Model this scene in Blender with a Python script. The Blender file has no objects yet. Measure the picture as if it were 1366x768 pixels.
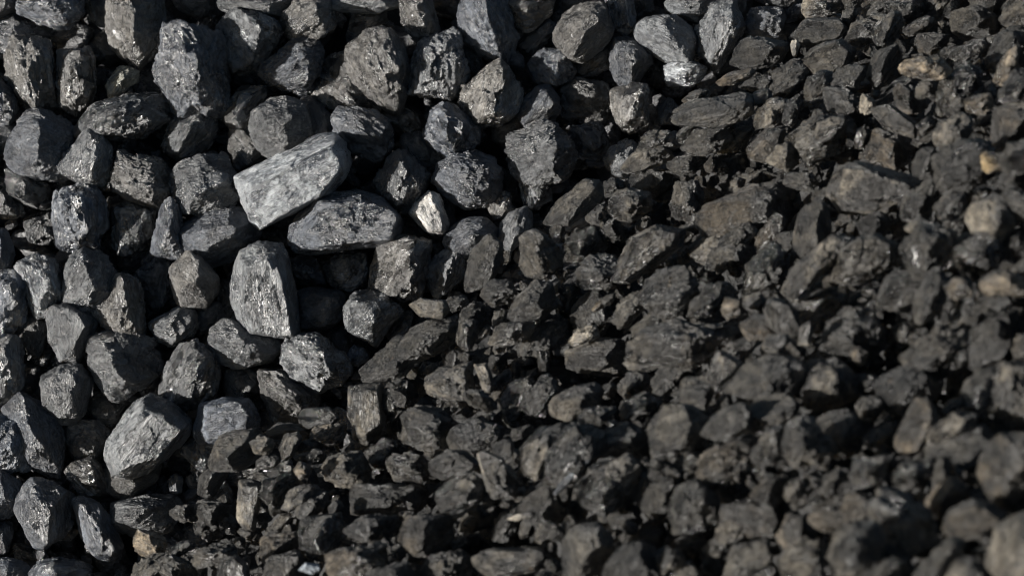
import bpy, bmesh, math
import numpy as np
from mathutils import Vector, Matrix

rng = np.random.default_rng(7)
scene = bpy.context.scene
COL = scene.collection

# ------------------------------------------------------------------ camera
FOC, PW, PH = 85.0, 1366.0, 768.0
FPX = FOC / 36.0 * PW                      # focal length in photo pixels
PITCH = math.radians(35)
CAM = np.array([0.0, 0.0, 2.25])
RIGHT = np.array([1.0, 0, 0])
FWD = np.array([0, math.cos(PITCH), -math.sin(PITCH)])
UP = np.array([0, math.sin(PITCH), math.cos(PITCH)])

def ray(x, y):
    return FWD + RIGHT * ((x - PW / 2) / FPX) + UP * (-(y - PH / 2) / FPX)

# the two coal slopes: planes given by their inverse depth over the picture
def inv_back(x, y):
    return 0.3480 + 0.000022 * (y - 384) 
FB, FC = 0.000124, 0.000175
FA = 0.400 - FB * 160 - FC * 768
def inv_front(x, y):
    return FA + FB * x + FC * y

def on_back(x, y):
    return CAM + ray(x, y) / inv_back(x, y)
def flat_front(x, y):
    return CAM + ray(x, y) / inv_front(x, y)

def plane_normal(fn):
    a, b, c = fn(300, 300), fn(900, 300), fn(300, 700)
    n = np.cross(b - a, c - a)
    n /= np.linalg.norm(n)
    return n if n @ (CAM - a) > 0 else -n
NB, NF = plane_normal(on_back), plane_normal(flat_front)

# ------------------------------------------------------------------ noise
GRID = rng.random((64, 64, 64)).astype(np.float32) * 2 - 1
def vnoise(p):
    i = np.floor(p).astype(np.int64)
    f = (p - i).astype(np.float32)
    f = f * f * f * (f * (f * 6 - 15) + 10)
    i0, i1 = i & 63, (i + 1) & 63
    fx, fy, fz = f[:, 0], f[:, 1], f[:, 2]
    g = lambda a, b, c: GRID[a, b, c]
    x00 = g(i0[:, 0], i0[:, 1], i0[:, 2]) * (1 - fx) + g(i1[:, 0], i0[:, 1], i0[:, 2]) * fx
    x10 = g(i0[:, 0], i1[:, 1], i0[:, 2]) * (1 - fx) + g(i1[:, 0], i1[:, 1], i0[:, 2]) * fx
    x01 = g(i0[:, 0], i0[:, 1], i1[:, 2]) * (1 - fx) + g(i1[:, 0], i0[:, 1], i1[:, 2]) * fx
    x11 = g(i0[:, 0], i1[:, 1], i1[:, 2]) * (1 - fx) + g(i1[:, 0], i1[:, 1], i1[:, 2]) * fx
    return (x00 * (1 - fy) + x10 * fy) * (1 - fz) + (x01 * (1 - fy) + x11 * fy) * fz

# the nearer heap has hollows and humps
def on_front(x, y):
    q = np.array([[x / 165.0 + 3, y / 120.0 + 5, .5], [x / 62.0, y / 50.0, 7.5]])
    a = vnoise(q)
    return CAM + ray(x, y) * (1 / inv_front(x, y) + .095 * a[0] + .055 * a[1])

# ------------------------------------------------------------------ meshes
ICO = {}
def ico(level):
    if level not in ICO:
        bm = bmesh.new()
        bmesh.ops.create_icosphere(bm, subdivisions=level, radius=1.0)
        v = np.array([x.co[:] for x in bm.verts], dtype=np.float64)
        f = np.array([[q.index for q in p.verts] for p in bm.faces], dtype=np.int32)
        bm.free()
        v /= np.linalg.norm(v, axis=1)[:, None]
        ICO[level] = (v, f)
    return ICO[level]

def make_mesh(name, v, f, mat, smooth=True):
    me = bpy.data.meshes.new(name)
    k = f.shape[1]
    me.vertices.add(len(v)); me.vertices.foreach_set('co', v.astype(np.float32).ravel())
    me.loops.add(f.size); me.loops.foreach_set('vertex_index', f.astype(np.int32).ravel())
    me.polygons.add(len(f))
    me.polygons.foreach_set('loop_start', np.arange(0, f.size, k, dtype=np.int32))
    me.polygons.foreach_set('use_smooth', np.full(len(f), smooth, dtype=bool))
    me.update(calc_edges=True)
    me.validate()
    me.materials.append(mat)
    return me

def hull(pts):
    pts = sorted(map(tuple, pts))
    def half(ps):
        h = []
        for p in ps:
            while len(h) > 1 and (h[-1][0]-h[-2][0])*(p[1]-h[-2][1]) - (h[-1][1]-h[-2][1])*(p[0]-h[-2][0]) <= 0:
                h.pop()
            h.append(p)
        return h[:-1]
    return np.array(half(pts) + half(pts[::-1]))

def centroid(h):
    x, y = h[:, 0], h[:, 1]
    x2, y2 = np.roll(x, -1), np.roll(y, -1)
    c = x * y2 - x2 * y
    A = c.sum() / 2
    return np.array([((x + x2) * c).sum(), ((y + y2) * c).sum()]) / (6 * A), abs(A)

def rock_radius(dirs, planes, p):
    n = np.array([q[0] for q in planes]); d = np.array([q[1] for q in planes])
    n /= np.linalg.norm(n, axis=1)[:, None]
    t = np.maximum(dirs @ n.T, 0) / d
    m = np.maximum(t.max(axis=1), 1e-4)
    return 1.0 / (m * np.maximum(((t / m[:, None]) ** p).sum(axis=1), 1e-9) ** (1.0 / p))

def roughen(dirs, r, R, seed, rough, grain, chips):
    """facets, chips, bedding and grit of broken coal"""
    g = np.random.default_rng(seed)
    off = g.random(3) * 60
    # chipped facets: every cell of a random partition is tilted a little
    for M, amp in ((14, .070), (46, .042), (170, .022)):
        s = g.normal(size=(M, 3)); s /= np.linalg.norm(s, axis=1)[:, None]
        w = dirs + 0.05 * np.stack([vnoise(dirs * 5 + off + k * 7) for k in range(3)], 1)
        idx = np.argmax(w @ s.T, axis=1)
        tilt = g.normal(size=(M, 3))
        o = g.normal(size=M) * .5
        dd = ((w - s[idx]) * tilt[idx]).sum(axis=1) * (M ** .5) * .28 + o[idx] * .5
        r = r * (1 + amp * chips * np.clip(dd, -1.2, .8))
    pos = dirs * r[:, None] / R
    st = np.array([1.0 - .72 * grain, 1.0, 1.0])
    n = 0
    for fr, am in ((2.1, .026), (4.7, .016), (10.0, .012), (21.0, .010), (40.0, .008)):
        q = vnoise(pos * fr * (st if fr > 4 else 1.0) + off)
        if fr > 4: q = q - .8 * np.abs(vnoise(pos * fr * st * 1.3 + off + 13))
        n = n + am * q
    if grain > .4:                                   # bedding planes, stepped
        b = pos[:, 1] * 5 + vnoise(pos * np.array([.8, 2, 2]) + off) * .8
        n = n + .035 * grain * (np.abs((b % 1.0) - .5) * 2 - .5) * (vnoise(pos * 3 + off) > -.1)
    return r + R * rough * n

def build_lump(poly_px, depth_pt, inv, layer_off, style, ridge, seed, thick=.85, level=5, grow=1.0, split=(.5, .75), broken=False):
    """a solid lump whose outline seen from the front is the hull of poly_px.
    returns verts (local), faces, world matrix"""
    h = hull(poly_px)
    (cx, cy), A = centroid(h)
    P0 = depth_pt(cx, cy)
    d = P0 - CAM; dist = np.linalg.norm(d)
    w = -d / dist
    P = P0 - w * layer_off
    u0 = RIGHT - w * (RIGHT @ w); u0 /= np.linalg.norm(u0)
    v0 = np.cross(w, u0)
    sc = ((P - CAM) @ FWD) / FPX
    q = (h - [cx, cy]) * [1, -1] * sc
    # local x along the longest axis
    cov = np.cov(q.T); ev, evec = np.linalg.eigh(cov)
    a = evec[:, 1]
    rot = np.array([[a[0], a[1]], [-a[1], a[0]]])
    q = q @ rot.T
    u = u0 * a[0] + v0 * a[1]
    v = np.cross(w, u)
    R = math.sqrt(A / math.pi) * sc
    minor = math.sqrt(max(ev[0], 1e-9)) * 2
    g = np.random.default_rng(seed)
    hgt = thick * .5 * (R + min(minor, R)) * g.uniform(.9, 1.1)
    planes = []
    hq = hull(q)
    for i in range(len(hq)):
        p1, p2 = hq[i], hq[(i + 1) % len(hq)]
        e = p2 - p1; L = np.linalg.norm(e)
        if L < 1e-5: continue
        n2 = np.array([e[1], -e[0]]) / L
        d2 = max(n2 @ p1, .15 * R)
        t = g.uniform(.08, .5) if 'f' in style else g.uniform(.15, .75)
        planes.append(((n2[0]*math.cos(t), n2[1]*math.cos(t), math.sin(t)), d2*math.cos(t)))
        t = g.uniform(.2, .8)
        planes.append(((n2[0]*math.cos(t), n2[1]*math.cos(t), -math.sin(t)), d2*math.cos(t)))
    if ridge is not None:
        rr = (np.array(ridge, float).reshape(2, 2) - [cx, cy]) * [1, -1] * sc @ rot.T
        e = rr[1] - rr[0]; e /= np.linalg.norm(e)
        m = np.array([e[1], -e[0]]); mid = rr.mean(axis=0)
        for sgn in (-1, 1):
            t = g.uniform(*split)
            n = np.array([m[0]*sgn*math.sin(t), m[1]*sgn*math.sin(t), math.cos(t)])
            dd = n @ np.array([mid[0], mid[1], hgt])
            planes.append((tuple(n), max(dd, .35 * R)))
    elif 'f' in style:
        a0 = g.uniform(0, 6.28); t = g.uniform(.05, .3)
        planes.append(((math.sin(t)*math.cos(a0), math.sin(t)*math.sin(a0), math.cos(t)), hgt * .8))
    else:
        k = g.integers(3, 6); a0 = g.uniform(0, 6.28)
        for i in range(k):
            t = g.uniform(.2, .8); aa = a0 + 6.28 * (i + g.uniform(-.3, .3)) / k
            planes.append(((math.sin(t)*math.cos(aa), math.sin(t)*math.sin(aa), math.cos(t)), hgt * g.uniform(.8, 1.0)))
    for i in range(3):
        t = g.uniform(.2, .8); aa = g.uniform(0, 6.28)
        planes.append(((math.sin(t)*math.cos(aa), math.sin(t)*math.sin(aa), -math.cos(t)), hgt * g.uniform(.75, 1.0)))
    dirs, f = ico(level)
    r = rock_radius(dirs, planes, 26 if 'r' in style else 70)
    # fresh breaks: a few more flat cuts across the corners
    lo = dirs[::max(1, len(dirs) // 1500)] * r[::max(1, len(dirs) // 1500), None]
    cut = []
    for i in range(13 if broken and 'f' not in style else 3 if 'f' in style else 8 if 'r' in style else 12):
        n = g.normal(size=3); n[2] = abs(n[2]) * .9 + .1; n /= np.linalg.norm(n)
        cut.append((tuple(n), (lo @ n).max() * g.uniform(.90, .97) if 'f' in style else (lo @ n).max() * g.uniform(.78, .95)))
    r = np.minimum(r, rock_radius(dirs, cut, 60))
    rough = 1.0 + (.8 if 'k' in style else 0) - (.35 if 'f' in style else 0)
    r = roughen(dirs, r, R, seed + 1, rough, .9 if 's' in style else (.5 if 'k' in style else .3), (.45 if 'r' in style else .35 if 'f' in style else .9) * (1.5 if broken else 1))
    vv = dirs * r[:, None]
    an = np.arange(12) * math.pi / 6
    sd = np.stack([np.cos(an), np.sin(an)])
    k = np.median((hq @ sd).max(axis=0) / (vv[:, :2] @ sd).max(axis=0)) * grow
    vv = vv * [k, k, min(k, 1.1)]
    M = Matrix(((u[0], v[0], w[0], P[0]), (u[1], v[1], w[1], P[1]), (u[2], v[2], w[2], P[2]), (0, 0, 0, 1)))
    return vv, f, M

# ------------------------------------------------------------------ materials
def coal_material(name, dusty, per_island=False, base=(.05, .05, .05)):
    m = bpy.data.materials.new(name); m.use_nodes = True
    nt = m.node_tree; N = nt.nodes; L = nt.links
    N.clear()
    def nd(t, **kw):
        n = N.new(t)
        for k, v in kw.items(): setattr(n, k, v)
        return n
    def mth(op, a, b=None, clamp=False):
        n = nd('ShaderNodeMath', operation=op, use_clamp=clamp)
        for i, x in enumerate((a, b)):
            if x is None: continue
            if isinstance(x, (int, float)): n.inputs[i].default_value = x
            else: L.new(x, n.inputs[i])
        return n.outputs[0]
    def ramp(x, lo, hi, a=0.0, b=1.0):
        n = nd('ShaderNodeMapRange')
        n.inputs[1].default_value = lo; n.inputs[2].default_value = hi
        n.inputs[3].default_value = a; n.inputs[4].default_value = b
        L.new(x, n.inputs[0]); return n.outputs[0]
    def vmul(v, k):
        n = nd('ShaderNodeVectorMath', operation='MULTIPLY')
        L.new(v, n.inputs[0]); n.inputs[1].default_value = k if isinstance(k, tuple) else (k,)*3
        return n.outputs[0]
    def mixc(f, a, b, blend='MIX'):
        n = nd('ShaderNodeMix', data_type='RGBA', blend_type=blend)
        for s, x in ((n.inputs[0], f), (n.inputs[6], a), (n.inputs[7], b)):
            if isinstance(x, (int, float)): s.default_value = x
            elif isinstance(x, tuple): s.default_value = (*x, 1)
            else: L.new(x, s)
        return n.outputs[2]
    tc = nd('ShaderNodeTexCoord').outputs['Object']
    if per_island:
        rnd = nd('ShaderNodeNewGeometry').outputs['Random Per Island']
    else:
        oi = nd('ShaderNodeObjectInfo'); rnd = oi.outputs['Random']
    add = nd('ShaderNodeVectorMath', operation='ADD')
    cb = nd('ShaderNodeCombineXYZ'); L.new(mth('MULTIPLY', rnd, 37.0), cb.inputs[0]); L.new(mth('MULTIPLY', rnd, 11.0), cb.inputs[1])
    L.new(tc, add.inputs[0]); L.new(cb.outputs[0], add.inputs[1])
    co = add.outputs[0]
    bed = vmul(co, (.18, 1, 1))
    def noise(v, s, det=4, rough=.6, dist=0.0):
        n = nd('ShaderNodeTexNoise'); n.inputs['Scale'].default_value = s; n.inputs['Detail'].default_value = det
        n.inputs['Roughness'].default_value = rough; n.inputs['Distortion'].default_value = dist
        L.new(v, n.inputs['Vector']); return n
    patch = noise(co, 26, 3, .6, .4).outputs['Fac']
    mid = noise(co, 110, 5, .7).outputs['Fac']
    fine = noise(bed, 480, 4, .75).outputs['Fac']
    cell = nd('ShaderNodeTexVoronoi'); cell.inputs['Scale'].default_value = 210
    L.new(vmul(co, (.6, 1, 1)), cell.inputs['Vector'])
    cell3 = nd('ShaderNodeTexVoronoi'); cell3.inputs['Scale'].default_value = 620; L.new(co, cell3.inputs['Vector'])
    cell2 = nd('ShaderNodeTexVoronoi'); cell2.inputs['Scale'].default_value = 70
    wob = nd('ShaderNodeVectorMath', operation='ADD'); L.new(bed, wob.inputs[0])
    L.new(vmul(noise(co, 60, 3).outputs['Color'], .012), wob.inputs[1]); L.new(wob.outputs[0], cell2.inputs['Vector'])
    # colour
    if per_island:
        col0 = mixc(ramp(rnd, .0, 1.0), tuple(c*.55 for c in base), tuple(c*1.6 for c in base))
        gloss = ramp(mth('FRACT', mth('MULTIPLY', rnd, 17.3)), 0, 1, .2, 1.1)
    else:
        col0 = oi.outputs['Color']; gloss = oi.outputs['Alpha']
    dustf = mth('MULTIPLY', ramp(patch, .44, .58), ramp(mid, .35, .7, .3, 1.0))
    c = mixc(1.0, col0, mixc(dustf, (.5, .5, .52) if not dusty else (.2, .2, .21), (1.45, 1.43, 1.4) if not dusty else (2.0, 1.86, 1.62)), 'MULTIPLY')
    c = mixc(1.0, c, mixc(ramp(fine, .32, .72), (.36, .36, .37), (1.75, 1.73, 1.68)), 'MULTIPLY')
    grit = ramp(noise(co, 900, 2, .5).outputs['Fac'], .66, .74)
    c = mixc(mth('MULTIPLY', grit, .3 if dusty else .1), c, (.26, .24, .21) if dusty else (.22, .22, .22))
    # iron / sulphur stains on a few spots
    stain = ramp(noise(co, 34, 3, .7).outputs['Fac'], .70, .78)
    c = mixc(mth('MULTIPLY', stain, .6 if dusty else .2), c, (.20, .12, .05))
    # gloss: clean broken facets mirror the light, dusty skin does not
    facet = ramp(nd_sep(nt, cell2.outputs['Color'], 0), .35, .75)
    shine = mth('MULTIPLY', mth('MULTIPLY', facet, ramp(patch, .60, .44, .2, 1.0)), gloss, clamp=True)
    rgh = ramp(shine, 0, .6, .48 if dusty else .36, .17)
    rgh2 = mth('ADD', rgh, ramp(fine, .2, .8, -.10, .14), clamp=True)
    # normal: bump + tilted crystal cells
    grain2 = noise(bed, 230, 5, .7, .6).outputs['Fac']
    h = mth('ADD', mth('MULTIPLY', mid, 1.1), mth('ADD', mth('MULTIPLY', fine, .5), mth('MULTIPLY', grain2, .8)))
    h = mth('ADD', h, mth('MULTIPLY', cell2.outputs['Distance'], -.5))
    bump = nd('ShaderNodeBump'); bump.inputs['Strength'].default_value = 1.0 if dusty else .9
    bump.inputs['Distance'].default_value = .0078 if dusty else .0052
    L.new(h, bump.inputs['Height'])
    def cells(nrm, tex, amt):
        s = nd('ShaderNodeVectorMath', operation='SUBTRACT'); L.new(tex.outputs['Color'], s.inputs[0]); s.inputs[1].default_value = (.5, .5, .5)
        k = nd('ShaderNodeVectorMath', operation='SCALE'); L.new(s.outputs[0], k.inputs[0])
        if isinstance(amt, float): k.inputs['Scale'].default_value = amt
        else: L.new(amt, k.inputs['Scale'])
        a = nd('ShaderNodeVectorMath', operation='ADD'); L.new(nrm, a.inputs[0]); L.new(k.outputs[0], a.inputs[1])
        n = nd('ShaderNodeVectorMath', operation='NORMALIZE'); L.new(a.outputs[0], n.inputs[0]); return n.outputs[0]
    nrm = cells(bump.outputs[0], cell, ramp(gloss, 0, 1, .3, .8))
    nrm = cells(nrm, cell2, ramp(gloss, 0, 1, .2, .75))
    nrm = cells(nrm, cell3, mth('MULTIPLY', shine, .35))
    b = nd('ShaderNodeBsdfPrincipled')
    L.new(c, b.inputs['Base Color']); L.new(rgh2, b.inputs['Roughness']); L.new(nrm, b.inputs['Normal'])
    b.inputs['IOR'].default_value = 1.85 if not dusty else 1.7
    L.new(ramp(shine, 0, .5, .5, 1.0), b.inputs['Specular IOR Level'])
    o = nd('ShaderNodeOutputMaterial'); L.new(b.outputs[0], o.inputs[0])
    return m

def nd_sep(nt, sock, i):
    s = nt.nodes.new('ShaderNodeSeparateColor'); nt.links.new(sock, s.inputs[0]); return s.outputs[i]

M_WASHED = coal_material('washed_coal', False)
M_DUSTY = coal_material('dusty_coal', True)
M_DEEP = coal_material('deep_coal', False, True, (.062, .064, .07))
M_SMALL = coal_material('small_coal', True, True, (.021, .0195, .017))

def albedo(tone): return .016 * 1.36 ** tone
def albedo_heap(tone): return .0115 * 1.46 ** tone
TINT = {'n': (.92, 1, 1.09), 'b': (.83, .97, 1.22), 'w': (1.03, 1.0, .95), 't': (1.17, 1.0, .80), 'y': (1.5, 1.08, .55), 'g': (1.0, 1.0, .85)}

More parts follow.
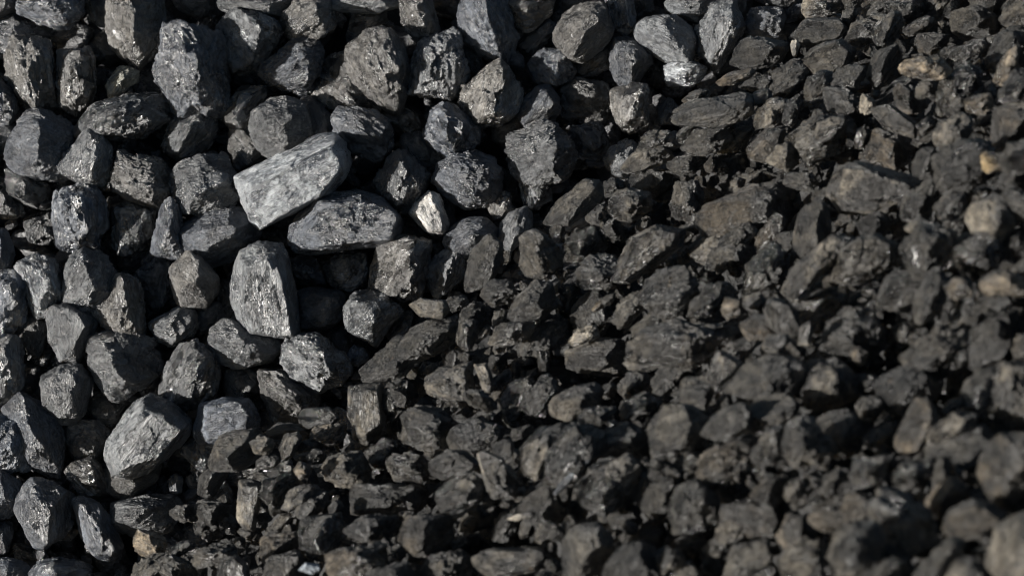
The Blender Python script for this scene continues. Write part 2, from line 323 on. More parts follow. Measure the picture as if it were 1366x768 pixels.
# ------------------------------------------------------------------ the lumps read off the photograph
# description | tone | tint+style | layer | outline | ridge
BACK = '''
smooth half-hidden edge|3|nr|0|-20 -15 28 -10 28 10 14 18 0 22 -20 18
big rounded pale-topped|5|bg|0|30 -12 108 -10 109 20 98 33 80 36 55 30 28 17||rounded pale-topped lump at the corner
dark tucked-in|3|ba|1|-8 24 22 16 62 33 60 50 20 72 2 77 -10 60
tall pitted|4|wk|0|18 48 30 42 55 50 66 62 70 105 75 135 62 150 40 152 25 135 10 105 9 85||tall pitted lump
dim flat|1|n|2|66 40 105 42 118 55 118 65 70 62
upright barrel-shaped|4|wg|0|78 68 95 63 115 65 126 80 127 130 115 145 100 150 80 140 77 110
long keel-shaped two-faced|5|wa|0|147 -12 218 -10 219 30 213 60 200 75 178 90 165 88 158 60 145 45|186 0 168 88|keel-shaped lump lit on one face
narrow dark glinting|1|ng|1|112 -5 145 -5 146 32 135 38 122 25
dull brownish sunken|2|tr|2|122 62 140 42 150 55 160 60 162 85 145 88 128 75
small whitish crumbly|8|gk|.3|152 95 160 88 175 92 185 98 183 108 165 122 150 132 142 130 142 118 152 108||whitish crumbly lump
dark cracked sunken|2|nk|2|175 92 208 88 210 110 215 130 170 128 172 118
very large rough|4|bk|-.3|217 35 222 30 250 30 262 38 290 50 307 85 309 105 300 135 285 148 240 152 228 145 221 120 207 100 208 85 216 65||very large rough lump
lying pointed glossy|4|ng|0|105 170 112 155 130 140 160 130 200 125 220 132 230 148 218 162 190 182 175 187 150 178 110 182
shiny bluish cut-off|4|bg|0|-15 105 5 107 18 120 23 145 15 160 0 167 -15 160
small dull cut-off|3|nr|.4|-8 175 10 165 24 172 22 195 5 205 -10 200
broad smooth bluish|4|br|0|38 155 62 152 85 162 103 180 104 205 98 235 80 243 45 238 20 225 11 210 18 185|60 150 40 240
pale pear-shaped|6|na|-.2|108 190 120 175 140 178 146 195 147 240 140 251 115 248 90 238 82 222 92 205||pale pear-shaped lump
upright blocky rough|4|nk|.8|232 152 285 150 288 165 278 195 262 210 245 217 220 205 222 185
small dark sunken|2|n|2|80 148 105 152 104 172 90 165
rounded dark top-edge|3|wr|1|228 -10 284 -10 282 10 277 20 262 22 240 12
wide lens-shaped|4|nr|0|298 -12 395 -12 390 8 375 22 340 26 320 15 300 12
chunky many-faced sparkling|5|ng|-.1|280 32 290 22 315 15 340 24 360 30 370 42 365 60 350 78 335 95 318 100 305 92 298 70 292 55|353 25 335 98
broken-faced blocky|5|wk|0|378 22 395 5 420 -8 440 -8 448 30 440 45 420 55 400 55 380 45
broad wedge-shaped|4|bs|.3|347 95 360 80 380 68 395 55 420 58 436 75 434 90 420 105 408 122 398 128 385 115 360 108 350 102
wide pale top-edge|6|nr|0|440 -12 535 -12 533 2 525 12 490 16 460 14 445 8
small glinting half-buried|5|wg|1|468 22 480 15 510 12 515 28 500 38 480 42 466 38
large blunt half-dark|4|wa|-.2|483 48 500 42 522 42 535 60 545 95 540 120 530 145 520 145 505 130 485 122 468 105 462 90 465 65|478 52 545 112|large blunt lump with a dark flat face
sharp-edged glossy partly covered|4|wg|1|418 115 435 92 460 68 468 70 465 100 480 118 510 135 515 144 480 144 445 142 425 128
tall narrow top-edge|5|wa|0|532 -10 570 -10 580 20 586 40 582 52 565 57 552 48 538 30
grey matt fractured|6|nk|0|555 78 560 55 590 45 602 42 612 58 622 85 628 110 620 127 600 130 575 122 546 120 548 100||grey matt fractured lump
narrow brownish sunken|2|w|2|538 55 552 48 560 65 550 90 542 88
large tilted pale-sided|5|ba|-.1|613 20 618 -10 670 -10 675 20 686 50 685 70 672 85 655 85 640 75 625 60 612 52|640 -8 672 85
small rounded dark|3|br|.6|672 85 685 68 697 75 700 88 692 94 675 90
bulky sparkling two-lobed|6|wg|-.1|622 118 632 105 645 90 665 86 685 97 693 115 695 135 680 155 655 170 640 175 625 165 612 130||bulky sparkling lump
dark wedged|2|na|1|610 58 640 78 645 90 632 108 622 90
diamond-shaped glinting|5|bg|0|563 175 570 155 590 140 605 140 620 160 636 172 634 190 622 205 600 212 585 205 568 190|592 140 600 210
small crumbled shiny|5|wg|.8|517 155 530 148 545 145 556 155 560 178 545 178 530 165 520 160
smooth egg-shaped|4|nr|0|335 165 340 150 355 135 385 132 405 140 420 158 418 172 400 190 375 208 355 205 342 190||smooth egg-shaped lump
glossy stubby|3|wg|.5|295 155 305 140 320 118 350 115 355 125 335 150 330 165 318 172 300 165
dark rough sunken|3|wk|1|303 175 325 172 340 185 355 208 345 222 315 225 305 205
dark broad shaded|3|br|1|405 130 420 135 445 155 450 185 430 195 405 190 418 165
oval finely grooved|4|bs|0|445 158 455 145 500 148 515 160 522 185 518 205 500 215 485 215 465 200 450 185
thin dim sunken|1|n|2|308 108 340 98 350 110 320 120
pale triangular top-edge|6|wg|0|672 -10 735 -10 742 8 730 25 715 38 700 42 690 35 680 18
large round-bottomed|4|wr|-.2|737 50 745 30 765 12 785 5 805 8 813 30 813 50 800 65 780 80 760 78 742 66|785 5 792 78|large round-bottomed lump
upright bluish|4|bg|.3|812 -8 840 -10 845 15 848 35 838 45 820 44 813 30
flat slab-like top-edge|4|na|1|748 -10 790 -10 785 2 770 6 752 10
small dark top-edge|3|n|1|843 -10 870 -10 870 12 862 25 848 22
narrow slanting bluish|3|bg|1|688 62 705 48 730 28 742 25 738 45 720 65 708 80 698 72
round glinting|4|bg|.5|708 88 718 72 735 65 755 70 765 95 762 112 745 120 735 119 715 108
rough brownish underlying|3|wk|1|755 78 780 82 805 60 814 70 814 88 795 95 780 108 768 105 758 90
wide brownish rough|4|wk|1|748 118 775 105 800 108 812 130 818 160 800 165 755 155 745 140
rounded two-tone|4|br|.4|690 150 700 135 715 118 730 115 742 130 745 148 735 165 700 175 690 165
dull brown|3|tr|1.2|655 170 690 152 700 175 690 190 670 195 658 185
large round faceted|4|nk|-.2|673 205 680 180 700 172 720 168 745 168 762 180 767 205 758 230 735 245 710 245 690 232 676 220|738 168 748 244|large round lump with a dark side
dark upright streaky|3|bg|1|762 180 770 168 800 165 812 185 810 208 790 213 768 208
dark brown-footed|3|br|.5|815 55 845 50 865 70 866 85 850 108 838 118 826 118 818 95
squarish half-lit|5|wg|0|818 122 828 117 862 117 866 125 866 165 852 170 840 176 825 172 820 155|846 118 850 175|squarish half-lit lump
smooth pale pebble-like|7|nr|0|847 42 858 30 880 24 905 25 920 38 928 62 926 80 900 83 880 76 858 62||smooth pale pebble-like lump
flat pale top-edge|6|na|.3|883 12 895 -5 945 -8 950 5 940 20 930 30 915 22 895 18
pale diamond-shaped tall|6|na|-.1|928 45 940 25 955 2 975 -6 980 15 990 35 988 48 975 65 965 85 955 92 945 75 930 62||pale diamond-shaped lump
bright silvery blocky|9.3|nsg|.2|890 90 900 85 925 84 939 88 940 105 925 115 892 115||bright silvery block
round layered bluish|4|bs|0|995 32 1000 15 1020 8 1040 12 1048 28 1045 42 1030 50 1000 45
dark flat-bottomed top-edge|3|nr|0|1018 -12 1062 -12 1058 3 1045 10 1022 2
small shiny bluish|5|bg|.5|1045 10 1062 -2 1075 5 1062 25 1050 30
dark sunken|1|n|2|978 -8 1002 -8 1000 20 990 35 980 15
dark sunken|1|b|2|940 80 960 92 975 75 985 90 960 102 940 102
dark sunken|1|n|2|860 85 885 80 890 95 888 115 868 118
pale partly covered|5|na|1|878 165 880 148 890 132 905 140 895 165
small grey partly covered|5|nk|.4|805 218 815 200 835 187 850 195 848 220 830 235 810 225
dark wedge with shiny end|3|ng|.8|10 228 20 225 60 242 70 252 60 270 45 277 20 265 10 245
dim shiny-edged|2|ng|1|-10 245 5 252 25 270 30 285 10 290 -10 285
ridged upright with pale strip|5|bg|0|75 252 85 246 108 245 125 255 138 270 140 300 130 325 110 340 85 338 72 325 74 290|104 245 98 340|ridged lump with a pale strip
blocky deeply grooved|4|wk|0|152 215 165 207 195 210 222 220 228 235 222 260 205 277 175 272 158 262 150 245
stout two-faced pale-fronted|5|na|0|228 240 240 222 265 212 285 206 300 215 315 240 318 265 300 280 265 290 240 285 232 265|226 262 318 250
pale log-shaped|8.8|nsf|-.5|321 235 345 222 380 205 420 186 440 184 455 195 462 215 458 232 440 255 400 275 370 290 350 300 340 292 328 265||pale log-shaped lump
broad smooth blue-grey|5|bf|-.2|391 320 395 300 410 278 430 262 480 258 500 265 520 282 533 300 530 315 510 325 470 330 420 337 400 335||broad smooth blue-grey lump
jet-black glassy|1|ng|1|150 285 155 268 185 275 210 280 210 310 195 335 165 340 150 330
small tall bluish|5|ba|0|205 325 210 300 218 275 225 266 240 275 246 300 246 335 235 345 215 345 204 335||small tall bluish lump
wide flat-topped|4|br|.4|247 295 270 288 300 280 330 280 345 295 343 315 325 335 300 350 265 355 250 340|245 318 345 308
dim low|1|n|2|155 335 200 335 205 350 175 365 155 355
pale glossy triangular|7|ng|0|20 358 30 350 60 345 78 355 82 375 75 400 65 420 45 420 38 400 28 375|68 348 60 418
broad peaked|5|na|-.2|78 395 82 370 95 345 118 330 130 335 150 360 155 380 150 400 130 415 95 410 80 405|122 332 132 412|broad peaked lump
bluish cut-off|4|br|0|-15 305 8 310 16 330 18 350 5 370 -15 372
blue-tinged shiny cut-off|5|bg|0|-15 365 10 362 30 378 34 395 30 420 10 445 -15 445
notched dark|3|bk|1|185 365 195 350 220 345 230 355 232 375 215 415 205 410 188 390
stumpy rounded brownish|5|wr|-.2|224 365 235 350 252 338 262 348 285 365 293 385 285 405 265 411 240 405 230 385||stumpy rounded lump
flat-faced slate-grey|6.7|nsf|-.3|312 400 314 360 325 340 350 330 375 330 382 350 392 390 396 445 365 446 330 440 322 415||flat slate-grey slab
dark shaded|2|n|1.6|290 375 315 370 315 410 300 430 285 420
small dark glinting|3|bg|1|385 350 400 342 420 348 435 370 430 382 405 380 388 368
stubby half-dark|4|ng|.5|432 352 450 340 480 335 490 345 485 375 465 385 445 382 435 368|452 338 462 384
big squarish glittering|5|wg|-.1|490 380 495 355 505 325 540 321 565 322 575 335 574 360 560 395 545 400 510 395 492 388|562 320 556 400|big squarish glittering lump
pale glossy crumpled|6|ng|.4|573 350 590 335 610 335 620 350 615 370 595 390 580 395 570 375
roundish pitted|4|nk|0|500 245 510 220 525 205 545 207 560 220 575 235 565 260 550 280 535 282 515 272 503 258
dark speckled overlapping|3|nk|1|535 190 560 180 590 200 595 225 575 245 560 235 540 210
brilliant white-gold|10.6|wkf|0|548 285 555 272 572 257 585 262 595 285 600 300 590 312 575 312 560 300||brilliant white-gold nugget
dark hidden|1|n|1|588 262 605 280 605 305 595 312
sloping broad-topped|4|bs|-.1|580 242 590 220 605 208 635 204 660 215 671 235 665 255 650 275 625 276 600 265|585 250 670 258
small sparkling nubby|5|wg|.4|650 275 665 255 680 260 686 278 672 290 660 292
dark gap-filling|1|n|2|665 225 690 235 695 270 685 272 670 255
glossy half-hidden|5|ng|.6|693 240 700 235 735 248 735 265 715 278 700 275
rounded bluish wrinkled|4|br|0|594 320 605 305 625 292 640 290 660 300 665 318 650 335 620 342 600 335
smooth grey partly covered|5|nr|0|668 300 680 285 700 278 712 285 705 315 680 335 665 320
dark glassy sunken|1|bg|2|535 290 550 290 560 305 570 318 540 318
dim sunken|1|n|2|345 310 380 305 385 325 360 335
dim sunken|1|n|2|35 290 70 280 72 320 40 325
slanted tapering rough|5|wk|0|130 415 145 405 155 370 170 366 182 380 190 410 195 440 185 458 160 455 150 440 135 425
tooth-shaped|5|nr|0|65 420 70 412 100 408 120 415 127 430 115 455 112 480 100 488 82 480 68 455|108 410 106 486
dim brownish|2|wr|1|30 425 50 415 65 420 65 450 50 470 35 465 20 445
rounded sparkling cut-off|4|ng|0|-15 450 10 448 28 465 30 490 25 520 12 540 -15 540
large three-cornered|4|na|-.1|118 455 140 440 160 455 195 455 213 470 215 485 205 505 180 520 158 528 140 520 125 495|128 462 160 526|large three-cornered lump
small brick-like|5|ns|.3|200 430 220 420 245 407 255 415 263 440 245 455 230 462 212 450
dark overshadowed|2|b|1|255 410 290 405 300 425 285 440 265 445
broad loaf-shaped|5|nr|0|282 460 285 440 300 428 330 435 365 447 374 465 368 480 345 490 320 491 290 480||broad loaf-shaped lump
smooth round dark|3|br|.4|397 400 402 388 430 384 455 388 459 405 450 425 425 440 405 438 398 420
pale glossy crinkled|5|ng|0|460 425 465 405 490 388 505 390 528 402 530 420 515 440 500 460 480 450 462 440||pale crinkled glossy lump
round glittering black|3|ng|0|212 510 225 485 235 468 260 460 285 470 290 495 285 530 265 545 240 545 215 530|262 462 272 545|round glittering black lump
notched squarish|4|nr|0|57 500 75 490 100 488 117 500 118 515 112 545 100 560 75 562 60 545
small brown rounded|3|wk|1|118 540 130 525 160 530 165 545 150 565 125 560
dark upright half-hidden|3|wa|1|297 495 320 490 345 492 345 520 330 535 305 530
pale sharp-cornered|6|ng|-.2|370 478 385 462 408 443 420 448 445 465 466 490 455 510 420 518 395 508 380 490|412 443 436 516|pale sharp-cornered lump
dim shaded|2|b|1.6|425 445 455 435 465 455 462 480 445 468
tiny pale bluish|7|bg|.8|463 475 470 460 485 465 490 478 478 488 466 484
dark sloping|3|wa|.4|348 500 365 488 385 505 420 520 430 545 400 565 370 560 355 535
thin dark partly covered|3|wg|1|515 445 535 420 550 415 545 440 525 455
bluish flat-faced cut-off|6|ba|0|-15 555 30 555 42 565 44 600 38 620 0 626 -15 625
tall leaning dark|4|br|.4|8 550 35 520 60 545 82 575 84 600 75 632 55 637 38 620
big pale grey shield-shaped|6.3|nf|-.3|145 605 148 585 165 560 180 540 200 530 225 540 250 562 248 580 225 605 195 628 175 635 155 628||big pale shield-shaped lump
dark brown underlying|3|wr|.6|145 625 170 635 200 630 215 615 205 640 180 660 160 664 146 650
dim brownish middle|3|wa|1|85 570 100 560 135 562 143 580 142 600 125 612 100 610 88 595
small knobbly brownish|4|wg|.5|88 632 105 612 120 610 135 625 143 645 140 662 115 664 100 650
pale blue striped|6|bsf|0|262 575 270 540 300 532 330 535 345 555 340 575 320 590 290 597 268 590||pale blue striped lump
glossy tapered underlying|5|ng|.5|243 605 255 585 268 580 290 600 275 628 260 620
rounded cut-off|4|br|0|-15 628 5 630 25 645 26 665 15 685 -15 692
broad kite-shaped|4|br|-.1|23 680 30 660 45 643 70 648 102 668 98 690 75 720 62 735 50 725 35 700||broad kite-shaped lump
slanting narrow pale-ribbed|5|bs|0|102 675 115 665 130 668 148 695 162 725 150 745 130 742 120 730 108 700
smooth broad half-hidden|4|nr|.4|147 680 155 668 190 660 230 662 240 680 225 705 190 715 160 705
tiny round pale|6|ng|1|224 640 232 632 243 638 242 655 230 660 224 650
small edge-cut|4|br|.5|-15 695 12 698 15 710 8 735 -15 745
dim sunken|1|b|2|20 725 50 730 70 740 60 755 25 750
bluish bottom-edge|5|br|0|-15 750 10 745 33 752 36 775 -15 785
wide bluish bottom-edge|4|bg|0|40 765 55 750 80 745 115 750 118 780 45 785
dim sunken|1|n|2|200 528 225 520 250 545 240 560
'''

FRONT = '''
pale upright slab|7|wf|0|318 642 328 640 350 641 352 655 346 675 340 708 325 705 316 690||pale upright slab
squarish upright-grained|5|wsf|0|465 515 510 512 516 540 515 575 490 595 470 585 464 550||squarish upright-grained chunk
flat fractured|5|wkf|0|565 505 590 490 628 485 632 520 632 550 605 540 570 525
narrow brick-like pale|6|wsf|0|632 486 650 484 662 515 655 524 645 522
large rounded wrinkled|4|wk|0|530 570 535 555 555 540 580 540 605 555 620 575 605 605 570 605 540 590||large rounded wrinkled chunk
knobbly round|4|wk|0|515 620 530 605 560 603 575 625 572 645 550 640 525 640
small pale half-lit|8|wf|-.4|637 605 645 600 672 612 660 622 645 632 640 620||small pale half-lit chunk
dark angular shaded|3|na|0|640 625 672 610 690 635 690 665 655 660
rough sparkling upright|5|wkg|0|690 600 705 575 745 565 757 575 735 615 720 638 692 632
big lumpy glinting|4|wkg|0|770 650 795 620 835 610 860 620 868 655 845 680 800 690 775 675||big lumpy glinting chunk
large pale flat-topped|6|wf|0|1103 255 1115 225 1135 215 1160 218 1215 235 1235 250 1200 270 1180 285 1120 285||large pale flat-topped chunk
pale round|6|wr|-.3|1283 295 1300 270 1320 258 1345 265 1352 290 1352 310 1330 330 1305 318||pale round chunk
long pale tan|7|tk|0|1198 85 1225 76 1255 77 1268 90 1265 105 1235 108 1205 100||long pale tan chunk
broad dark domed|3|wr|0|1250 25 1265 13 1300 12 1330 28 1330 45 1290 50 1255 35
brown gold-stained|4|ta|0|1150 190 1170 175 1200 178 1222 200 1220 228 1185 222 1155 210||brown gold-stained chunk
slanting slab-like|5|wkf|0|835 320 875 300 915 305 908 330 875 355 840 378 815 375 825 350||slanting slab-like chunk
round black with crusty top|3|wk|0|890 265 900 245 925 238 940 255 940 290 915 300 895 290||round black crusty chunk
dark tan-striped|3|wa|0|685 345 700 310 715 308 750 325 755 355 735 370 710 375 690 360|718 308 712 372|dark tan-striped chunk
black sharp-edged|3|ng|0|755 320 775 302 800 305 815 325 800 350 760 350 755 335
wide rounded pale-topped|5|wr|0|742 480 760 465 790 452 830 455 842 480 835 500 790 498 750 490||wide rounded pale-topped chunk
smooth pale-cornered|5|wr|0|730 535 755 525 785 508 808 522 795 545 760 560 735 555
very wide low|4|wk|0|830 470 860 440 910 425 960 430 1000 448 1012 475 980 485 930 495 880 495 845 490||very wide low chunk
pale triangular|7|wf|-.3|940 505 955 470 965 468 997 487 975 505 955 522||pale triangular chunk
long sloping smooth|4|nr|0|965 520 990 490 1030 470 1060 472 1075 490 1070 525 1040 535 1000 530||long sloping smooth chunk
dark bulky|4|nr|0|860 575 880 545 915 540 950 560 960 580 920 600 880 610
long diagonal pale-edged|5|wk|0|1045 385 1060 355 1090 330 1125 305 1150 295 1148 310 1120 350 1085 390 1060 400||long diagonal chunk
broad soft-edged greyish|4|wk|0|1200 480 1225 455 1250 440 1300 445 1300 470 1275 510 1250 530 1230 510||broad greyish chunk
brownish small blocky|6|ta|0|1258 385 1275 370 1297 375 1297 395 1275 402
tan broad|5|tk|0|1300 375 1335 360 1366 370 1375 390 1330 395 1305 390
leaning brown|5|tr|0|1200 565 1220 535 1245 538 1255 560 1230 600 1195 610
rounded speckled|4|wk|0|1040 600 1045 570 1070 555 1100 575 1120 600 1100 620 1060 625||rounded speckled chunk
rough mid-sized|5|wk|0|1130 630 1140 615 1180 610 1195 625 1175 645 1145 650
big peaked pale-crested|5|wa|0|1150 665 1170 655 1210 655 1222 668 1250 700 1255 730 1225 745 1180 730||big pale-crested chunk
brown rounded|4|tr|0|1235 665 1255 640 1280 635 1290 655 1285 690 1245 690
broad dull|4|wr|0|1105 740 1120 705 1160 690 1180 710 1175 760 1110 765
pale dome-shaped|6|wr|0|1245 775 1270 745 1295 742 1320 770 1280 790||pale dome-shaped chunk
big blurred edge|5|wr|0|1315 750 1330 700 1375 680 1390 760 1340 785
large brown|4|tr|0|1310 600 1330 580 1380 585 1385 680 1340 680 1310 640||large brown chunk
greyish edge|5|wk|0|1320 560 1330 490 1390 480 1390 560 1350 575
domed greyish|4|nr|0|745 735 765 705 795 700 815 715 830 760 800 785 755 770||domed greyish chunk
layered slab-like|5|wsf|0|630 740 660 732 720 730 740 740 720 760 660 768 635 755||layered slab-like chunk
rounded brown|4|tr|0|835 720 860 700 885 700 880 730 845 735
pale crumbly|6|wk|0|865 740 885 728 910 735 915 755 880 765
tall dark leaning|3|na|0|890 690 905 650 935 635 965 670 950 700 915 715 895 710||tall dark leaning chunk
rugged brownish|4|tk|0|930 640 940 600 975 585 1010 600 1000 640 960 650
small pointed|5|wa|0|1000 610 1020 575 1045 565 1040 610 1020 625 1005 625
block-like dull|5|wa|0|950 720 965 690 995 685 1000 710 970 725
dark rounded|3|tr|0|1000 660 1020 640 1050 640 1055 670 1030 680
broad brownish|4|tk|0|1035 715 1050 680 1085 690 1090 730 1050 735
wide grainy|5|wk|0|425 630 440 605 480 600 495 625 490 650 450 650||wide grainy chunk
long low grey|4|nr|0|465 665 480 650 540 648 580 655 570 680 510 695 470 680
round dull brown|3|tr|0|515 705 550 690 600 690 610 715 590 740 545 735||round dull brown chunk
smooth brown blocky|4|tr|0|345 735 350 715 400 708 408 735 395 750 355 752||smooth brown blocky chunk
wide crusty|5|tk|0|435 745 450 730 510 720 520 735 510 768 440 775
crusty bottom-edge|4|wk|0|540 765 560 745 610 735 630 750 625 780 545 785
pale tan|7|tk|-.3|176 715 185 705 210 712 225 725 220 740 200 745 178 735||pale tan chunk
rough low|4|wk|0|255 740 275 725 305 725 320 735 300 755 265 757
glassy black|1|ng|0|255 680 270 660 310 665 320 700 290 720 260 710
rounded crest-topping|4|wr|0|275 615 285 590 310 577 340 575 360 590 370 595 350 615 320 625 290 625||rounded chunk topping the crest
small pale-topped|6|wa|-.3|335 590 350 578 370 590 360 605 340 605
small flat crest|4|wr|0|355 575 370 563 410 568 420 580 395 585 365 585
low tan|5|tk|0|410 590 420 570 455 565 465 580 440 595
tiny tan|6|tk|-.2|390 625 400 615 415 620 415 635 400 640
small pale splintered|6|ns|0|375 680 390 650 420 645 428 660 410 675 385 680
long dark crest-edge|1|nr|0|470 505 500 480 525 455 545 445 560 470 540 500 500 510||long dark crest chunk
flat greyish crest-edge|5|wf|0|545 405 560 398 595 400 600 412 590 425 560 422
broad dark|2|nr|0|525 470 560 425 610 425 620 450 590 470 540 490
tiny pale wedge-shaped|8|na|-.4|553 452 562 452 585 465 575 472 565 468
folded grooved|5|ws|0|610 455 615 430 635 425 640 450 630 470
dark domed|2|nr|0|675 430 690 395 715 375 735 378 745 410 720 430||dark domed chunk
dark ribbed|2|ns|0|738 400 745 380 770 378 775 400 765 420 742 420
long grooved flat|5|ws|0|655 440 670 433 715 430 712 445 680 455 660 455
dark crest-edge|2|nr|0|620 390 625 350 640 320 665 315 670 350 650 380
dark low|2|na|0|640 395 650 375 680 370 690 400 660 410
arched brownish crest-edge|4|wr|0|725 300 745 270 775 245 800 240 810 262 780 270 760 300||arched brownish crest chunk
broad rough|4|wk|0|815 270 825 250 870 255 865 290 840 295 820 290
wide flat crest-edge|5|wr|0|825 225 850 200 880 195 900 210 870 225 835 232
rough crest-edge|4|wk|0|845 210 855 185 870 170 900 175 905 195 870 205
broad dark crest-topping|4|nr|0|895 165 915 140 960 130 1000 125 1010 145 980 165 920 170||broad dark crest chunk
small dark|3|na|0|905 200 930 175 970 170 980 190 940 205
black smooth crest-edge|1|nr|0|975 85 980 60 1000 48 1030 52 1055 60 1040 85 1000 95||smooth black crest chunk
thin tan crest-edge|6|tr|0|955 110 975 97 1005 92 1010 100 980 112 960 115
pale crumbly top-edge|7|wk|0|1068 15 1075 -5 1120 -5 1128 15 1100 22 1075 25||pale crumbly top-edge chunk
rough pale-topped|5|wk|0|1025 215 1035 195 1055 190 1075 205 1070 225 1040 228
ragged dark|3|wk|0|1066 125 1085 100 1110 95 1115 120 1085 135
small pale-cornered|5|wa|0|1085 185 1090 165 1125 152 1130 170 1110 188
small pale twisted|7|wk|-.2|1145 150 1150 125 1165 130 1170 145 1155 152
wide flat brownish|4|wf|0|1160 145 1190 140 1225 165 1220 185 1180 172
wedge-shaped brown|4|ta|0|1185 130 1200 115 1235 125 1240 145 1215 150
tilted greyish|5|wk|0|1240 185 1255 160 1285 150 1300 165 1285 195 1250 195
rounded pale brown|6|tk|0|1283 140 1295 128 1320 125 1327 140 1310 155 1290 150
gold-tinged bar-shaped|7|ys|0|1303 215 1310 205 1350 205 1355 220 1320 228||gold-tinged bar-shaped chunk
upright tan splintered|6|ts|0|1325 110 1335 80 1350 60 1360 65 1350 110 1335 115||upright tan chunk
round jet-black|1|nr|0|1153 95 1165 70 1195 60 1210 70 1195 110 1170 120||round jet-black chunk
small brownish rough|4|tk|0|1215 60 1230 48 1265 47 1270 60 1240 70
dark vertically grained|2|ns|0|1180 0 1225 0 1228 25 1190 35
flat grey thin|5|nf|0|1150 30 1165 18 1185 20 1185 28 1160 32
long slanting dark brown|3|tr|0|925 300 960 275 1010 255 1070 245 1080 270 1040 295 990 305||long slanting brown chunk
smooth grey tilted|4|nr|0|952 240 965 215 990 205 1000 215 985 240 965 245
tiny pale pointed|6|wa|-.2|975 250 980 235 995 240 992 250
small pale flat|6|wf|0|1205 305 1225 290 1250 300 1260 310 1230 320
large dark pale-topped|2|na|.3|1200 330 1230 295 1270 310 1280 360 1220 380
small pale smooth|6|wr|-.2|1085 280 1095 268 1120 285 1105 292
reddish-brown|4|tr|0|985 435 1000 420 1025 420 1042 435 1030 450 1000 455
small bluish-grey|6|nr|0|1015 465 1025 448 1050 445 1055 455 1035 470
narrow pale upright|7|wf|-.2|1063 460 1068 435 1080 428 1085 440 1080 460
tan crest-like|6|tr|0|1130 480 1140 460 1158 470 1150 490
small brown glinting|4|tg|0|960 410 970 395 990 400 990 420 970 425
big rounded grey|5|wk|0|1066 520 1080 480 1120 475 1145 505 1150 530 1110 550 1070 545||big rounded grey chunk
slanting ribbed|4|ns|0|815 430 830 400 860 385 870 400 850 420 830 440
orange-spotted flat|4|ya|0|785 420 800 400 820 390 815 405 795 415
pale sparkling|8|wkg|-.1|755 460 765 440 795 432 800 450 775 460||pale sparkling chunk
small olive|5|ya|0|880 400 890 375 905 368 905 385 890 395
dark smooth long|3|nr|0|840 440 870 415 900 415 910 430 880 445 850 450
wide dull rounded|4|wr|0|905 535 915 500 940 498 955 515 945 545
'''

FRONT += '''
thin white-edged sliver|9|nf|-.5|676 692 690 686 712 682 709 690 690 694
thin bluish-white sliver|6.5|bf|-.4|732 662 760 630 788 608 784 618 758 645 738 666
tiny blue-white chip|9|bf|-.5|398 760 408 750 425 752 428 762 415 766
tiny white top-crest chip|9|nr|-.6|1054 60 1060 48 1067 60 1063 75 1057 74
'''

CREST = [(-400, 1520), (-20, 1102), (20, 1062), (50, 1018), (85, 972), (130, 905), (195, 845), (240, 792), (300, 712), (350, 640), (400, 585),
         (440, 545), (500, 480), (560, 360), (615, 280), (660, 240), (710, 185), (768, 150), (1100, -120)]
CY = np.array([c[0] for c in CREST], float); CX = np.array([c[1] for c in CREST], float)
def crest_x(y): return np.interp(y, CY, CX)

# small coal between and under the pieces that are modelled one by one
def parse(txt):
    out = []
    for ln in txt.strip().splitlines():
        f = ln.split('|')
        if len(f) < 5: continue
        nums = list(map(float, f[4].split()))
        d = dict(desc=f[0], tone=float(f[1]), tint=f[2][0] if f[2][0] in TINT else 'n', style=f[2][1:] or 'a', layer=float(f[3]),
                 poly=[(nums[i], nums[i+1]) for i in range(0, len(nums), 2)],
                 ridge=[float(q) for q in f[5].split()] if len(f) > 5 and f[5] else None,
                 land=f[6] if len(f) > 6 else None)
        d['c'], d['area'] = centroid(hull(d['poly']))
        out.append(d)
    return out
back, front = parse(BACK), parse(FRONT)
for d in front:                                          # the pieces one notices lie on top
    d['pale'] = d['tone'] >= 5
    if d['pale'] or d['land']: d['layer'] -= .9
    if d['pale']: d['tone'] += .25

# further pieces of the nearer heap, fitted into the room the others leave
STEP = 6
gx, gy = np.meshgrid(np.arange(-30, 1400, STEP), np.arange(-30, 800, STEP))
cover = np.zeros(gx.shape, bool)
def inside(poly, X, Y):
    h = hull(poly); r = np.ones(X.shape, bool)
    for i in range(len(h)):
        a, b = h[i], h[(i + 1) % len(h)]
        r &= (b[0]-a[0])*(Y-a[1]) - (b[1]-a[1])*(X-a[0]) >= 0
    return r
for d in front: cover |= inside(d['poly'], gx, gy)
heap = gx > crest_x(gy) + 14
SHAPES = [('squat', 'a', .75), ('blocky', 'ka', .85), ('long low', 'k', .45), ('slab-like', 'f', .6), ('rounded', 'r', .8), ('ragged', 'k', .65)]
TONES = [('dull black', 1.5, 'n'), ('black', 2.5, 'n'), ('dark grey', 3.5, 'n'), ('grey-brown', 4.3, 'w'), ('brownish', 4.2, 't'), ('greyish', 5, 'w'), ('pale grey', 6, 'w')]
n_fill = 0
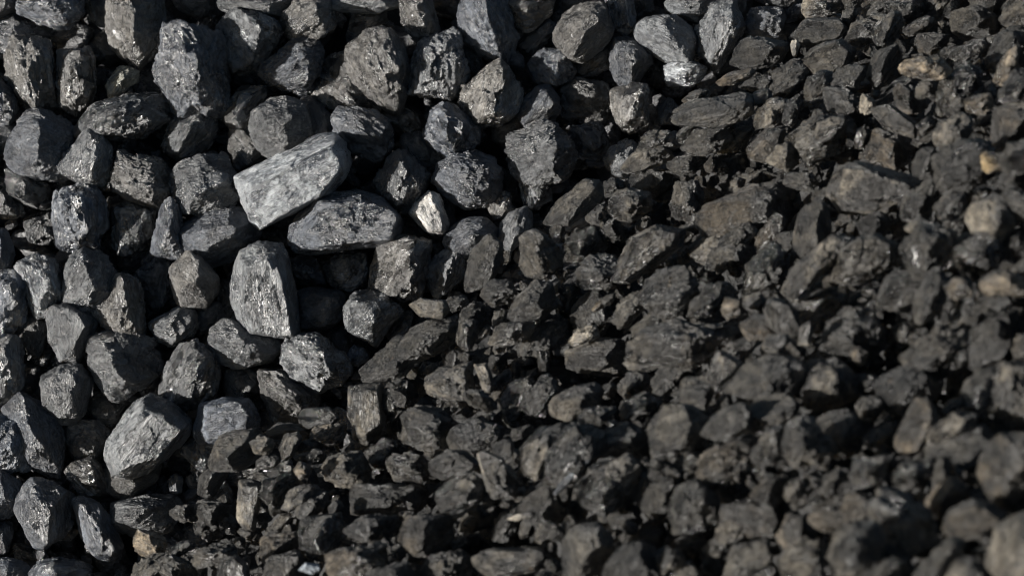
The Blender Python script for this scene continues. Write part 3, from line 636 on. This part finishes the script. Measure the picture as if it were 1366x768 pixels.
for size in (36, 29, 23, 18, 13):
    for _ in range(900):
        if n_fill >= 178: break
        y = rng.uniform(-10, 778); x = rng.uniform(crest_x(y) + 10, 1376)
        k = inv_front(x, y) / .40
        sh = SHAPES[rng.integers(len(SHAPES))]; tn = TONES[rng.choice(7, p=[.2, .24, .2, .14, .06, .09, .07])]
        a = size * k * rng.uniform(.9, 1.25); b = a * sh[2]; th = rng.normal(-.5, .5)
        m = rng.integers(6, 9); ang = (np.arange(m) + rng.uniform(-.3, .3, m)) * 6.283 / m
        rr = rng.uniform(.85, 1.1, m)
        ex, ey = a * np.cos(ang) * rr, b * np.sin(ang) * rr
        poly = list(zip(x + ex*math.cos(th) - ey*math.sin(th), y + ex*math.sin(th) + ey*math.cos(th)))
        ins = inside(poly, gx, gy)
        if ins.sum() < 3 or (ins & cover).sum() > .28 * ins.sum() or (ins & ~heap).sum() > .15 * ins.sum(): continue
        cover |= ins; n_fill += 1
        front.append(dict(desc=f'{tn[0]} {sh[0]}', tone=tn[1] - .9 + rng.uniform(-.3, .3), tint=tn[2], style=sh[1] + ('g' if rng.random() < .3 else ''),
                          layer=rng.uniform(.2, 1.6), poly=poly, ridge=None, land=None, c=np.array([x, y]), area=a * b * 3.1))

# labels: what a piece looks like, and where it lies from a piece that is easy to find
ORD = ['first', 'second', 'third', 'fourth', 'fifth', 'sixth', 'seventh', 'eighth', 'ninth', 'tenth', 'eleventh', 'twelfth', 'thirteenth', 'fourteenth']
DIRS = ['right of', 'above and right of', 'above', 'above and left of', 'left of', 'below and left of', 'below', 'below and right of']
def label_all(items, noun, tail):
    marks = [d for d in items if d['land']]
    groups = {}
    for d in items:
        if d['land']:
            d['label'] = f"{d['land']} {tail}"; continue
        dist, _, m = min((np.linalg.norm(d['c'] - q['c']), i, q) for i, q in enumerate(marks))
        v = d['c'] - m['c']
        s = int(round(math.atan2(-v[1], v[0]) / (math.pi / 4))) % 8
        groups.setdefault((id(m), s), []).append((dist, d, m, s))
    for g in groups.values():
        g.sort(key=lambda t: t[0])
        for i, (dist, d, m, s) in enumerate(g):
            tail_ = len((ORD[0] + ' ' + DIRS[s] + ' the ' + m['land']).split()) + 1
            while len(d['desc'].replace('-', ' ').split()) + tail_ > 16: d['desc'] = d['desc'].split(' ', 1)[1]
            d['label'] = f"{d['desc']} {noun}, {ORD[i]+' ' if len(g) > 1 else ''}{DIRS[s]} the {m['land']}"
label_all(back, 'lump', 'in the bank of larger coal behind')
label_all(front, 'piece', 'on the nearer heap of small coal')

WARM = {'n': (1.02, 1, .95), 'b': (.8, .97, 1.25), 'w': (1.05, 1.0, .91), 't': (1.15, 1.0, .81), 'y': (1.3, 1.03, .62), 'g': (1, 1, .85)}
def add_pieces(items, name, cat, group, fn, inv, mat, lay, thick, grow, gain):
    jit = np.random.default_rng(5)
    for i, d in enumerate(items):
        big = d['area'] > 2600
        if d['ridge'] is None and d['tone'] < 9.5 and 'f' not in d['style']:
            go = jit.random(); th = jit.normal(-.9, .45); e = np.array([math.cos(th), math.sin(th)]); R = math.sqrt(d['area'] / math.pi)
            o_ = d['c'] + np.array([-e[1], e[0]]) * R * jit.uniform(-.35, .35)
            if go < ((.3 if d.get('pale') else .85) if fn is on_front else .0 if 'r' in d['style'] else .22): d['ridge'] = [*(o_ - e * R), *(o_ + e * R)]
        v, f, M = build_lump(d['poly'], fn, inv, d['layer'] * lay + (jit.uniform(-.030, .030) * (.2 if d.get('pale') or d['land'] else 1) if fn is on_front else 0), d['style'], d['ridge'], 1000 + i * 7 + len(items), thick, 6 if d['area'] > 3600 else 5, grow, (.6, 1.0) if fn is on_front else (.5, .75), fn is on_front)
        o = bpy.data.objects.new(name, make_mesh(name, v, f, mat))
        COL.objects.link(o)
        o.matrix_world = M
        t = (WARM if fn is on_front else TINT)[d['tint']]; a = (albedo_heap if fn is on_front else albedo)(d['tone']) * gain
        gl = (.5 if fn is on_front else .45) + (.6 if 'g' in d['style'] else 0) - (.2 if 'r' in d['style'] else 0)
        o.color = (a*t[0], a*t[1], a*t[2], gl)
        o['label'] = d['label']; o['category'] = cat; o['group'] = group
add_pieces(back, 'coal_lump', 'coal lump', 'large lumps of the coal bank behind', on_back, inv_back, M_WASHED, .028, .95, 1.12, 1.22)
add_pieces(front, 'coal_piece', 'coal piece', 'small pieces of the nearer coal heap', on_front, inv_front, M_DUSTY, .018, .95, 1.02, .95)

# ------------------------------------------------------------------ loose coal too plentiful to count
def templates(n, level, style_rough):
    out = []
    dirs, f = ico(level)
    for i in range(n):
        g = np.random.default_rng(500 + i + level * 50)
        pl = []
        for k in range(g.integers(9, 15)):
            q = g.normal(size=3); pl.append((tuple(q / np.linalg.norm(q)), g.uniform(.65, 1.0)))
        for q in np.vstack([np.eye(3), -np.eye(3)]): pl.append((tuple(q), 1.0))
        r = roughen(dirs, rock_radius(dirs, pl, 40), 1.0, 900 + i, style_rough, g.choice([0, 0, .8]), .8)
        out.append((dirs * r[:, None] * g.uniform([1, .65, .5], [1.45, 1.0, .8]), f))
    return out
def rand_rot(g):
    q = g.normal(size=4); q /= np.linalg.norm(q); w, x, y, z = q
    return np.array([[1-2*(y*y+z*z), 2*(x*y-z*w), 2*(x*z+y*w)], [2*(x*y+z*w), 1-2*(x*x+z*z), 2*(y*z-x*w)], [2*(x*z-y*w), 2*(y*z+x*w), 1-2*(x*x+y*y)]])
def scatter(name, spots, tmpl, mat, label, cat):
    g = np.random.default_rng(33)
    V, F, n = [], [], 0
    for p, s in spots:
        v, f = tmpl[g.integers(len(tmpl))]
        V.append((v * s) @ rand_rot(g).T + p); F.append(f + n); n += len(v)
    o = bpy.data.objects.new(name, make_mesh(name, np.vstack(V), np.vstack(F), mat))
    o['kind'] = 'stuff'; o['label'] = label; o['category'] = cat
    COL.objects.link(o)
spots = []
for y in np.arange(-330, 1120, 14.5):
    for x in np.arange(-60, 1800, 18.0):
        X, Y = x + rng.uniform(-10, 10), y + rng.uniform(-8, 8)
        if X < crest_x(Y) + 16: continue
        inv = inv_front(X, Y)
        out = X > 1400 or Y < -40 or Y > 800
        s = math.exp(rng.uniform(1.4, 2.6)) * (1.5 if out else 1) * (inv / .4) / inv / FPX
        if out and rng.random() < .45: continue
        spots.append((on_front(X, Y) + NF * (rng.uniform(-.048, -.018) + (.03 if out else 0)), s))
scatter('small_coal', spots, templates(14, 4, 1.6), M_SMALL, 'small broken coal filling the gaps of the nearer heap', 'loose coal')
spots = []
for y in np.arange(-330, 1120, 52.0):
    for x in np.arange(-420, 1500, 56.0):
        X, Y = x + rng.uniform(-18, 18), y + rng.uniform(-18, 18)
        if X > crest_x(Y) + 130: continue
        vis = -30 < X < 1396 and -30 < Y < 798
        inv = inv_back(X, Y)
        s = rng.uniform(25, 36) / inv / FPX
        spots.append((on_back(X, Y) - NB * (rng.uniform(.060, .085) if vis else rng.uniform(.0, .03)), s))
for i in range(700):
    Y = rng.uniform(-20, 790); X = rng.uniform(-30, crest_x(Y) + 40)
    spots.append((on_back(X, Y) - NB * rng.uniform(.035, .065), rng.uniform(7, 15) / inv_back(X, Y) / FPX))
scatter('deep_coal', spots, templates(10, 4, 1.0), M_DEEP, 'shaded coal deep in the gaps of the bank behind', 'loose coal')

# ------------------------------------------------------------------ ground under both
def ground_material():
    m = bpy.data.materials.new('coal_dust'); m.use_nodes = True
    nt = m.node_tree; b = nt.nodes['Principled BSDF']
    n = nt.nodes.new('ShaderNodeTexNoise'); n.inputs['Scale'].default_value = 90; n.inputs['Detail'].default_value = 6
    tc = nt.nodes.new('ShaderNodeTexCoord'); nt.links.new(tc.outputs['Object'], n.inputs['Vector'])
    r = nt.nodes.new('ShaderNodeMapRange'); nt.links.new(n.outputs['Fac'], r.inputs[0]); r.inputs[3].default_value = .008; r.inputs[4].default_value = .04
    nt.links.new(r.outputs[0], b.inputs['Base Color'])
    bu = nt.nodes.new('ShaderNodeBump'); bu.inputs['Distance'].default_value = .01; nt.links.new(n.outputs['Fac'], bu.inputs['Height']); nt.links.new(bu.outputs[0], b.inputs['Normal'])
    b.inputs['Roughness'].default_value = .8
    return m
M_DUST = ground_material()
def sheet(name, P):
    a, b = P.shape[:2]
    v = P.reshape(-1, 3)
    v = v + (vnoise(v * 18)[:, None] * .010 + vnoise(v * 45 + 9)[:, None] * .005) * np.array([0, -.4, .9])
    i = np.arange(a * b).reshape(a, b)
    f = np.stack([i[:-1, :-1], i[1:, :-1], i[1:, 1:], i[:-1, 1:]], -1).reshape(-1, 4)
    o = bpy.data.objects.new(name, make_mesh(name, v, f, M_DUST)); o['kind'] = 'structure'; COL.objects.link(o)
sheet('terrain_bank', np.array([[on_back(x, y) - NB * .10 for x in np.linspace(-500, 1900, 120)] for y in np.linspace(-420, 1500, 100)]))
e1 = on_front(1050, 20) - on_front(240, 660); e1 /= np.linalg.norm(e1)
e2 = np.cross(NF, e1)
if e2 @ (on_front(1200, 600) - on_front(600, 390)) < 0: e2 = -e2
D = -e2 * .5 - NF * .85
rows = []
for y in np.linspace(-400, 1120, 110):
    c = on_front(crest_x(y) + 22, y) - NF * .058
    row = [c + D * t for t in np.linspace(.9, .02, 30)]
    row += [on_front(crest_x(y) + 22 + t, y) - NF * .058 for t in np.linspace(0, 1500, 110)]
    rows.append(row)
sheet('terrain_heap', np.array(rows))
bm = bmesh.new(); bmesh.ops.create_grid(bm, x_segments=2, y_segments=2, size=60)
me = bpy.data.meshes.new('ground'); bm.to_mesh(me); bm.free(); me.materials.append(M_DUST)
o = bpy.data.objects.new('ground', me); o['kind'] = 'structure'; COL.objects.link(o)

# ------------------------------------------------------------------ light, camera, picture
S_CAM = np.array([-.84, .08, -.41])                       # direction to the sun: picture right, picture down, into the picture
s = RIGHT * S_CAM[0] - UP * S_CAM[1] + FWD * S_CAM[2]; s /= np.linalg.norm(s)
sun = bpy.data.lights.new('sun', 'SUN'); sun.energy = 5.0; sun.angle = math.radians(.55); sun.color = (1, .965, .91)
so = bpy.data.objects.new('sun', sun); COL.objects.link(so)
so.rotation_euler = Vector(-s).to_track_quat('-Z', 'Y').to_euler()
w = bpy.data.worlds.new('World'); scene.world = w; w.use_nodes = True
nt = w.node_tree
sky = nt.nodes.new('ShaderNodeTexSky'); sky.sky_type = 'NISHITA'; sky.sun_disc = False
sky.sun_elevation = math.asin(s[2]); sky.sun_rotation = math.atan2(s[0], s[1])
bg = nt.nodes['Background']; bg.inputs[1].default_value = .05
nt.links.new(sky.outputs[0], bg.inputs[0])

cam = bpy.data.cameras.new('camera'); cam.lens = FOC; cam.sensor_width = 36; cam.clip_start = .05; cam.clip_end = 500
cam.dof.use_dof = True; cam.dof.focus_distance = 2.76; cam.dof.aperture_fstop = 5.4; cam.dof.aperture_blades = 8
co = bpy.data.objects.new('camera', cam); COL.objects.link(co)
co.location = CAM; co.rotation_euler = (math.pi / 2 - PITCH, 0, 0)
scene.camera = co
vs = scene.view_settings; vs.view_transform = 'Standard'; vs.look = 'None'; vs.exposure = 0.85; vs.gamma = 1
scene.cycles.filter_width = 1.1
